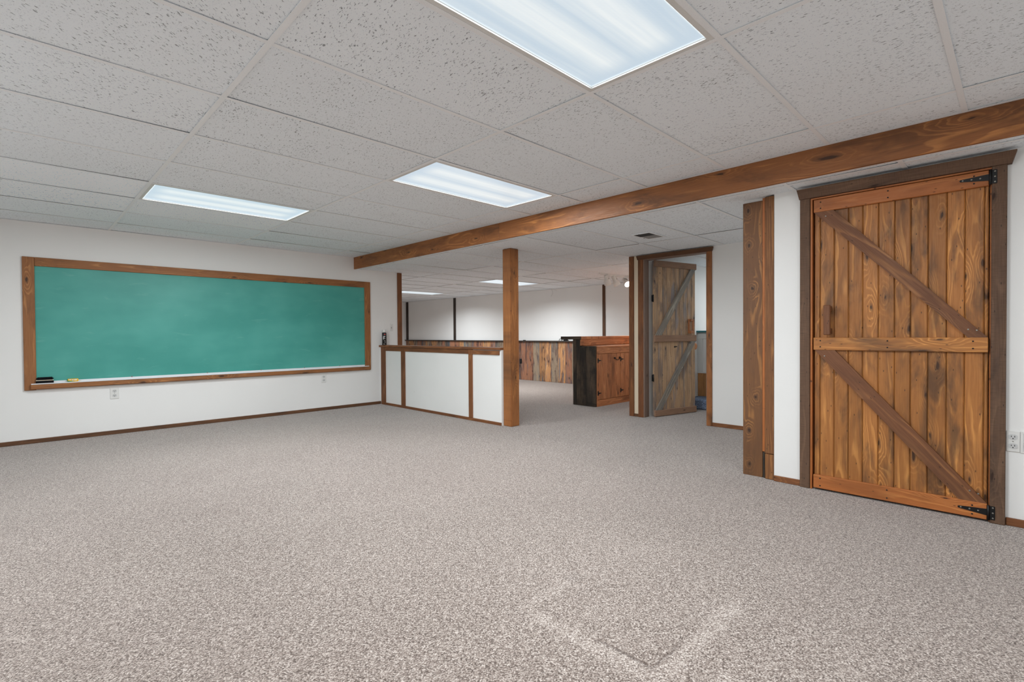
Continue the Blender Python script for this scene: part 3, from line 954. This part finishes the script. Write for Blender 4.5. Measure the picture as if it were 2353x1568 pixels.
for z in (1.465, .48):
    h = MB()
    h.box(-.03, -.002, .004, .010, z - .04, z + .04, bevel=.001)
    h.lathe([(.007, -.045), (.007, .045)], (-.012, .0, z), EZ, 10)
    h.build('hinge', MAT['black'], r, True)

# stair room glimpsed past the door
r = thing('stair_partition', (7.05, 2.6, 0), 'low white partition with teal ledge and brown boards past the open door', 'partition', 'structure')
XP = 6.95
m = MB()
for k in range(15):
    m.box(XP, XP + .02, 1.9 + k * .09 + .002, 1.9 + (k + 1) * .09 - .002, 0, .465, L='z', bevel=.004)
m.build('boards', MAT['w_panel'], r)
one('panel', MAT['paint'], r, (XP, XP + .04, 1.9, 3.25, .465, 1.03), bevel=0)
one('frame', MAT['white'], r, (XP - .012, XP, 1.9, 3.25, .955, 1.03), (XP - .012, XP, 1.9, 3.25, .465, .485), (XP - .012, XP, 3.17, 3.25, .485, .955), bevel=.003)
one('ledge', MAT['teal'], r, (XP - .04, XP + .09, 1.9, 3.25, 1.047, 1.072), bevel=.003)
one('support', MAT['paint'], r, (XP + .02, XP + .04, 1.9, 3.25, 1.03, 1.047), bevel=0)
tag(one('carpeted_step', MAT['blue'], None, (6.56, XP, 1.95, 3.24, 0, .14), bevel=.02),
    'blue flecked carpeted step past the open door', 'step')

# ------------------------------------------------------------------ far wall: battens and reclaimed boards
for k, (a, b_, lb) in enumerate(((12.64, 12.748, 'dark vertical trim in the far left corner of the back room'),
                                 (10.398, 10.49, 'dark vertical batten on the far wall left of the timber post'),
                                 (5.70, 5.763, 'brown vertical batten on the far wall above the bar'))):
    tag(one('trim_%d' % (k + 5), MAT['w_base'] if k == 2 else MAT['w_cap'], None, (X_F - .016, X_F, a, b_, .895, H2), bevel=.002, L='z'), lb, 'trim', 'structure')
r = thing('wainscot', (X_F, 8, 0), 'reclaimed multicoloured board panelling along the far wall', 'wainscot', 'structure')
m = MB()
y = 3.46
while y < 12.80:
    w = random.uniform(.13, .21)
    y1 = min(y + w, 12.745)
    if y1 - y < .03:
        break
    m.box(X_F - .025, X_F, y + .001, y1 - .001, 0, .868, L='z', bevel=.003)
    y = y1
m.build('boards', MAT['w_wains'], r)
one('ledge', MAT['w_cap'], r, (X_F - .07, X_F, 3.46, 12.745, .868, .893), bevel=.003, L='y')

# ------------------------------------------------------------------ bar counter
r = thing('bar_counter', (6.5, 4.45, 0), 'rustic bar with blackened end boards and orange pine cupboards', 'bar counter')
BX1 = 7.55
m = MB()
m.box(5.80, 5.83, 4.545, 4.608, 0, .955, L='z', bevel=.003)
m.box(5.80, 5.83, 4.475, 4.543, 0, .955, L='z', bevel=.003)
m.box(5.80, 5.83, 4.375, 4.473, 0, .862, L='z', bevel=.003)
m.box(5.80, 5.83, 4.205, 4.372, .045, .862, L='z', bevel=.003)
m.box(5.798, 5.83, 4.205, 4.372, 0, .044, L='y', bevel=.003)
m.build('end_boards', MAT['w_char'], r)['label'] = 'blackened weathered end boards'
one('body', MAT['w_bar'], r, (5.83, BX1, 4.49, 4.605, 0, .955), bevel=.002, L='x')
one('carcass', MAT['w_bar'], r, (5.83, BX1, 4.222, 4.49, 0, .836), bevel=.002, L='x')
one('bar_top', MAT['w_bar'], r, (5.803, BX1, 4.457, 4.824, .957, .999), bevel=.004, L='x')
one('end_cap', MAT['w_char'], r, (5.785, 5.803, 4.455, 4.826, .955, 1.0), bevel=.003, L='y')['label'] = 'dark end of the bar top'
one('apron', MAT['w_bar'], r, (5.803, BX1, 4.462, 4.489, .866, .956), bevel=.003, L='x')
one('counter', MAT['w_bar'], r, (5.832, BX1, 4.195, 4.462, .837, .862), bevel=.004, L='x')
one('rail', MAT['w_bar'], r, (5.832, BX1, 4.2, 4.222, .752, .836), bevel=.002, L='x')
one('toe_board', MAT['w_bar'], r, (5.832, BX1, 4.198, 4.222, 0, .09), bevel=.002, L='x')
one('stile', MAT['w_bar'], r, (5.832, 5.852, 4.2, 4.222, .09, .752), bevel=.002, L='z')
for x0, x1 in ((5.855, 6.422), (6.430, 7.0)):
    m = MB()
    k = 5
    for i in range(k):
        a = x0 + (x1 - x0) * i / k
        m.box(a + .0008, a + (x1 - x0) / k - .0008, 4.201, 4.222, .094, .747, L='z', bevel=.004)
    d = m.build('cupboard_door', MAT['w_bar'], r)
    for z in (.655, .19):
        h = MB()
        h.box(x0 - .012, x0 + .014, 4.197, 4.201, z - .032, z + .032, bevel=.001)
        h.prism([(x0 + .014, 4.199, z + .012), (x0 + .014, 4.199, z - .012), (x0 + .075, 4.199, z - .004), (x0 + .075, 4.199, z + .004)], (0, -.003, 0), EX)
        h.build('hinge', MAT['black'], d)
    if x0 < 6:
        h = MB()
        h.box(6.255, 6.285, 4.190, 4.201, .665, .690, bevel=.002)
        h.box(6.385, 6.400, 4.190, 4.201, .66, .695, bevel=.002)
        h.tube([(6.27, 4.19, .675), (6.29, 4.185, .655), (6.33, 4.183, .648), (6.37, 4.185, .66), (6.39, 4.19, .68)], .005)
        h.build('latch', MAT['black'], d)

# ------------------------------------------------------------------ chalkboard
r = thing('chalkboard', (1.886, Y_L, .522), 'long green chalkboard in a knotty pine frame on the white wall', 'chalkboard')
m = MB()
m.box(.12, 3.645, Y_L - .008, Y_L, .57, 1.745, bevel=0)
m.build('board', MAT['chalk'], r)
one('frame_board', MAT['w_frame'], r, (.040, .127, Y_L - .022, Y_L, .522, 1.824), bevel=.003, L='z')
one('frame_board', MAT['w_frame'], r, (3.640, 3.732, Y_L - .022, Y_L, .524, 1.824), bevel=.003, L='z')
one('frame_board', MAT['w_frame'], r, (.1285, 3.6385, Y_L - .022, Y_L, 1.738, 1.824), bevel=.003, L='x')
one('bottom_rail', MAT['w_frame'], r, (.085, 3.70, Y_L - .05, Y_L - .0225, .532, .578), (.1285, 3.6385, Y_L - .022, Y_L, .526, .575), bevel=.003, L='x')
m = MB()
m.box(.088, 3.685, Y_L - .052, Y_L - .023, .578, .5805, bevel=0)
m.box(.088, 3.685, Y_L - .052, Y_L - .0505, .578, .588, bevel=0)
m.box(.1285, 3.638, Y_L - .0235, Y_L - .0085, .579, .5815, bevel=0)
m.box(.1285, 3.638, Y_L - .0105, Y_L - .0083, .579, .604, bevel=0)
m.build('chalk_tray', MAT['alu'], r)['label'] = 'silver chalk tray'
for x in (.88, 1.6, 2.2, 2.75, 3.25):
    m = MB()
    m.lathe([(.007, 0), (.007, .003)], (x, Y_L - .0105, .608), (0, -1, 0), 10)
    m.box(x - .004, x + .004, Y_L - .0107, Y_L - .0083, .60, .61, bevel=0)
    m.build('tray_clip', MAT['screw'], r)

tray_z = .5806
r = thing('chalkboard_eraser', (.186, Y_L - .034, tray_z), 'black felt eraser at the left end of the chalk tray', 'eraser')
m = MB()
m.box(.122, .251, Y_L - .0505, Y_L - .0115, .5816, .612, bevel=.003)
m.build('felt', MAT['felt'], r)
one('strip', MAT['pale_wood'], r, (.122, .251, Y_L - .0545, Y_L - .012, .6125, .619), bevel=.001)
m = MB()
m.box(.125, .250, Y_L - .052, Y_L - .014, .6195, .645, bevel=.008, seg=2)
for k in range(12):
    m.box(.136 + k * .009, .1415 + k * .009, Y_L - .0535, Y_L - .0125, .6325, .6462, bevel=.002)
m.build('grip', MAT['felt'], r)
r = thing('chalk_box', (.395, Y_L - .034, tray_z), 'small yellow and green chalk box lying in the tray', 'box')
one('carton', MAT['yellow'], r, (.355, .437, Y_L - .047, Y_L - .0125, .5888, .6165), bevel=.0015)
m = MB()
yy = Y_L - .0475
m.prism([(.3555, yy, .5895), (.412, yy, .5895), (.3555, yy, .600)], (0, -.0004, 0), EX)
m.box(.352, .3548, Y_L - .046, Y_L - .0135, .590, .615, bevel=0)
m.build('print', MAT['green'], r)['label'] = 'green printed corner'
m = MB()
m.lathe([(.0075, 0), (.0075, .0005)], (.393, yy, .604), (0, -1, 0), 16)
m.box(.362, .381, yy - .0005, yy, .606, .612, bevel=0)
m.box(.404, .425, yy - .0005, yy, .600, .611, bevel=0)
m.build('panel_print', MAT['print'], r)
m = MB()
m.lathe([(.005, -.009), (.005, .009)], (.452, Y_L - .040, .5860), (1, .1, 0), 12)
tag(m.build('chalk_stub', MAT['pale_wood'], None), 'short stub of chalk beside the yellow box', 'chalk')

# ------------------------------------------------------------------ outlets and switch
def plate(name, c, nrm, w, h, label, cat, kind):
    """wall plate centred at c on a wall whose outward normal is nrm"""
    r = thing(name, c, label, cat)
    n = Vector(nrm)
    s = n.cross(EZ)
    c = Vector(c)
    def at(a, b_, d): return c + s * a + EZ * b_ + n * d
    m = MB()
    m.board(at(0, 0, .003), (h, w, .006), (EZ, s, n), .002)
    m.build('cover_plate', MAT['black'] if kind == 'black' else MAT['white'], r)
    if kind in ('duplex', 'black'):
        for zz in (.024, -.024):
            m = MB()
            pts = []
            for k in range(20):
                a = 2 * math.pi * k / 20
                pts.append(at(max(-.0175, min(.0175, .021 * math.cos(a))), zz + .0145 * math.sin(a), .006))
            m.prism(pts, n * .002, EZ)
            sk = m.build('socket', MAT['socket'] if kind == 'duplex' else MAT['black'], r)
            if kind == 'duplex':
                m = MB()
                m.board(at(-.0065, zz + .003, .0083), (.008, .0026, .0008), (EZ, s, n), 0)
                m.board(at(.0065, zz + .003, .0083), (.0065, .0026, .0008), (EZ, s, n), 0)
                m.lathe([(.0026, 0), (.0026, .0008)], at(0, zz - .0075, .008), n, 10)
                m.build('slots', MAT['slot'], sk)
        m = MB()
        m.lathe([(.003, 0), (.0025, .0012)], at(0, 0, .006), n, 10)
        m.build('screw', MAT['screw'], r)
    if kind == 'switch':
        m = MB()
        m.board(at(0, 0, .0065), (.024, .010, .001), (EZ, s, n), 0)
        m.build('slot', MAT['slot'], r)
        m = MB()
        m.board(at(0, .003, .011), (.011, .007, .010), ((EZ + n * .5).normalized(), s, (n - EZ * .5).normalized()), .001)
        m.build('toggle', MAT['white'], r)
        for b_ in (.03, -.03):
            m = MB()
            m.lathe([(.003, 0), (.0025, .0012)], at(0, b_, .006), n, 10)
            m.build('screw', MAT['screw'], r)
    if kind == 'dial':
        m = MB()
        m.lathe([(.024, 0), (.024, .004), (.020, .006), (.019, .02), (.016, .023)], at(0, 0, .006), n, 28)
        m.build('dial', MAT['white'], r)
        m = MB()
        m.board(at(0, 0, .0062), (h - .02, w - .02, .0012), (EZ, s, n), .0005)
        m.build('inner_plate', MAT['socket'], r)
    return r


plate('wall_outlet', (.729, Y_L, .437), (0, -1, 0), .074, .118, 'white double outlet under the left part of the chalkboard', 'outlet', 'duplex')
plate('wall_outlet', (3.018, Y_L, .442), (0, -1, 0), .070, .114, 'white double outlet under the right part of the chalkboard', 'outlet', 'duplex')
plate('light_switch', (4.092, Y_L, 1.154), (0, -1, 0), .062, .108, 'white toggle switch on the wall above the half wall', 'light switch', 'switch')
plate('wall_outlet', (X_R, .0225, .452), (-1, 0, 0), .052, .110, 'white double outlet right of the large plank door', 'outlet', 'duplex')
plate('dimmer_switch', (X_R, -.040, .452), (-1, 0, 0), .070, .116, 'white plate with round dial at the right photo edge', 'dimmer', 'dial')
plate('wall_outlet', (X_F - .025, 8.00, .42), (-1, 0, 0), .07, .11, 'black outlet on the far reclaimed boards beside the post', 'outlet', 'black')

# ------------------------------------------------------------------ spray can on the half wall
r = thing('spray_can', (3.94, 6.735, .887), 'black spray can with white cap on the half wall', 'spray can')
cx, cy, zb = 3.94, 6.735, .887
m = MB()
m.lathe([(.030, 0), (.0325, .004), (.0325, .176), (.031, .184), (.026, .190)], (cx, cy, zb), EZ, 28)
m.build('body', MAT['can'], r)
m = MB()
m.lathe([(.0265, .1905), (.0285, .192), (.0285, .228), (.026, .234), (.01, .235)], (cx, cy, zb), EZ, 24)
m.build('cap', MAT['white'], r)
def label_patch(mb, a0, a1, z0, z1):
    n = 6
    R = .0328
    vs, fs = [], []
    for k in range(n + 1):
        a = math.radians(a0 + (a1 - a0) * k / n)
        for z in (z0, z1):
            for rr in (R, R + .0004):
                vs.append((cx + rr * math.cos(a), cy + rr * math.sin(a), zb + z))
    for k in range(n):
        b0 = k * 4
        fs += [[b0 + 1, b0 + 5, b0 + 7, b0 + 3], [b0 + 2, b0 + 6, b0 + 4, b0], [b0, b0 + 4, b0 + 5, b0 + 1], [b0 + 3, b0 + 7, b0 + 6, b0 + 2]]
    fs += [[0, 1, 3, 2], [n * 4, n * 4 + 2, n * 4 + 3, n * 4 + 1]]
    mb.add(vs, fs)
m = MB()
for (a0, a1, z0, z1) in ((208, 268, .128, .136), (205, 250, .116, .123), (205, 232, .094, .112), (240, 262, .098, .106), (210, 225, .080, .086), (245, 262, .066, .074),
                         (248, 268, .040, .052), (215, 232, .012, .020), (240, 262, .014, .020)):
    label_patch(m, a0, a1, z0, z1)
m.build('label_print', MAT['print'], r)
m = MB()
label_patch(m, 232, 275, .156, .170)
m.build('label_mark', MAT['red'], r)

# ------------------------------------------------------------------ ceiling vent
r = thing('ceiling_vent', (4.42, 2.57, H2), 'square grey air vent in the lower ceiling', 'vent')
vx0, vx1, vy0, vy1 = 4.27, 4.585, 2.465, 2.665
m = MB()
w = .018
for b_ in ((vx0, vx1, vy0, vy0 + w), (vx0, vx1, vy1 - w, vy1), (vx0, vx0 + w, vy0 + w, vy1 - w), (vx1 - w, vx1, vy0 + w, vy1 - w)):
    m.box(*b_, H2 - .006, H2 + .0015, bevel=.002)
m.build('frame', MAT['grid'], r)
m = MB()
m.box(vx0 + w, vx0 + .145, vy0 + w, vy1 - w, H2 - .002, H2 + .001, bevel=0)
m.build('opening', MAT['vent_dark'], r)
m = MB()
for k in range(9):
    x = vx0 + .022 + k * .014
    m.board((x, (vy0 + vy1) / 2, H2 - .004), (vy1 - vy0 - 2 * w, .010, .001), (EY, Vector((.8, 0, -.6)), Vector((.6, 0, .8))), 0)
m.build('louvers', MAT['vent_dark'], r)
m = MB()
m.box(vx0 + .146, vx1 - w, vy0 + w, vy1 - w, H2 - .004, H2 + .001, bevel=.001)
m.build('damper_plate', MAT['vent'], r)
for p in (((vx0 + vx1) / 2 + .06, vy1 - .012, H2 - .006), (vx0 + .01, vy0 + .12, H2 - .006)):
    m = MB()
    m.lathe([(.005, 0), (.004, .003)], p, (0, 0, -1), 10)
    m.build('screw', MAT['slot'], r)

# ------------------------------------------------------------------ track light
TYR = 4.67
r = thing('track_light', (7.2, TYR, H2), 'white ceiling track with three spot heads above the bar', 'track light')
one('rail', MAT['white'], r, (6.56, 7.9, TYR - .017, TYR + .017, H2 - .022, H2 - .0006), bevel=.002)
def track_head(x, d, lit):
    d = Vector(d).normalized()
    piv = Vector((x, TYR, H2 - .075))
    a = MB()
    a.box(x - .018, x + .018, TYR - .012, TYR + .012, H2 - .040, H2 - .022, bevel=.002)
    hd = None
    m = MB()
    base = piv - d * .075 + Vector((-.0, 0, -.012))
    prof = [(.010, -.002), (.034, 0), (.036, .004), (.036, .072), (.040, .078), (.056, .108), (.058, .165), (.055, .168), (.053, .160), (.050, .118)]
    m.lathe(prof, base, d, 28)
    hd = m.build('spot_head', MAT['white'], r)
    a.build('adapter', MAT['white'], hd)
    y = MB()
    y.tube([(x, TYR, H2 - .038), (x + .012, TYR - .02, H2 - .05), (x + .015, TYR - .03, H2 - .07), (x + .008, TYR - .034, H2 - .088), tuple(base + d * .06 + Vector((0, -.034, 0)))], .006, 8)
    y.build('yoke', MAT['screw'], hd)
    b_ = MB()
    b_.lathe([(.046, .150), (.046, .156), (.030, .160)], base, d, 24)
    b_.build('bulb', MAT['bulb'] if lit else MAT['bulb_dim'], hd)
    L = bpy.data.lights.new('spot_beam', 'SPOT')
    L.energy = 55.0 if lit else 30.0
    L.color = (1.0, .96, .90)
    L.spot_size = math.radians(105 if lit else 75)
    L.spot_blend = .8
    L.shadow_soft_size = .03
    lo = bpy.data.objects.new('spot_beam', L)
    COL.objects.link(lo)
    lo.parent = hd
    lo.location = base + d * .175 - r.location
    lo.rotation_euler = (-d).to_track_quat('Z', 'Y').to_euler()
track_head(6.76, (.42, .05, -.9), False)
track_head(6.99, (.40, -.22, -.85), False)
track_head(7.31, (-.40, -.70, -.58), True)

# ------------------------------------------------------------------ small things on the far side
m = MB()
m.tube([(X_F - .004, 7.10, 2.0), (X_F - .02, 7.065, 1.985), (X_F - .02, 7.04, 1.94), (X_F - .012, 7.055, 1.89), (X_F - .008, 7.10, 1.85)], .0028, 6)
m.tube([(X_F - .004, 7.02, 2.0), (X_F - .012, 6.98, 1.975), (X_F - .01, 6.93, 1.955)], .002, 6)
tag(m.build('loose_wire', MAT['socket'], None), 'thin loose wire dangling from the ceiling edge on the far wall', 'wire')
m = MB()
m.tube([(X_F - .03, 6.86, .899), (X_F - .04, 6.83, .93), (X_F - .03, 6.80, .935), (X_F - .04, 6.78, .90), (X_F - .03, 6.75, .925), (X_F - .035, 6.73, .90)], .006, 8)
m.box(X_F - .05, X_F - .02, 6.62, 6.70, .8932, .930, bevel=.006)
m.box(X_F - .05, X_F - .02, 6.705, 6.722, .8932, .935, bevel=.004)
m.tube([(X_F - .035, 6.73, .90), (X_F - .035, 6.715, .899)], .006, 8)
tag(m.build('cable_adapter', MAT['black'], None), 'small black cable and plug on the far ledge beside the bar', 'cable')
m = MB()
m.box(X_F - .055, X_F - .02, 7.845, 7.905, .8932, .906, bevel=.003)
tag(m.build('black_clip', MAT['black'], None), 'tiny black clip on the far ledge just right of the post', 'clip')
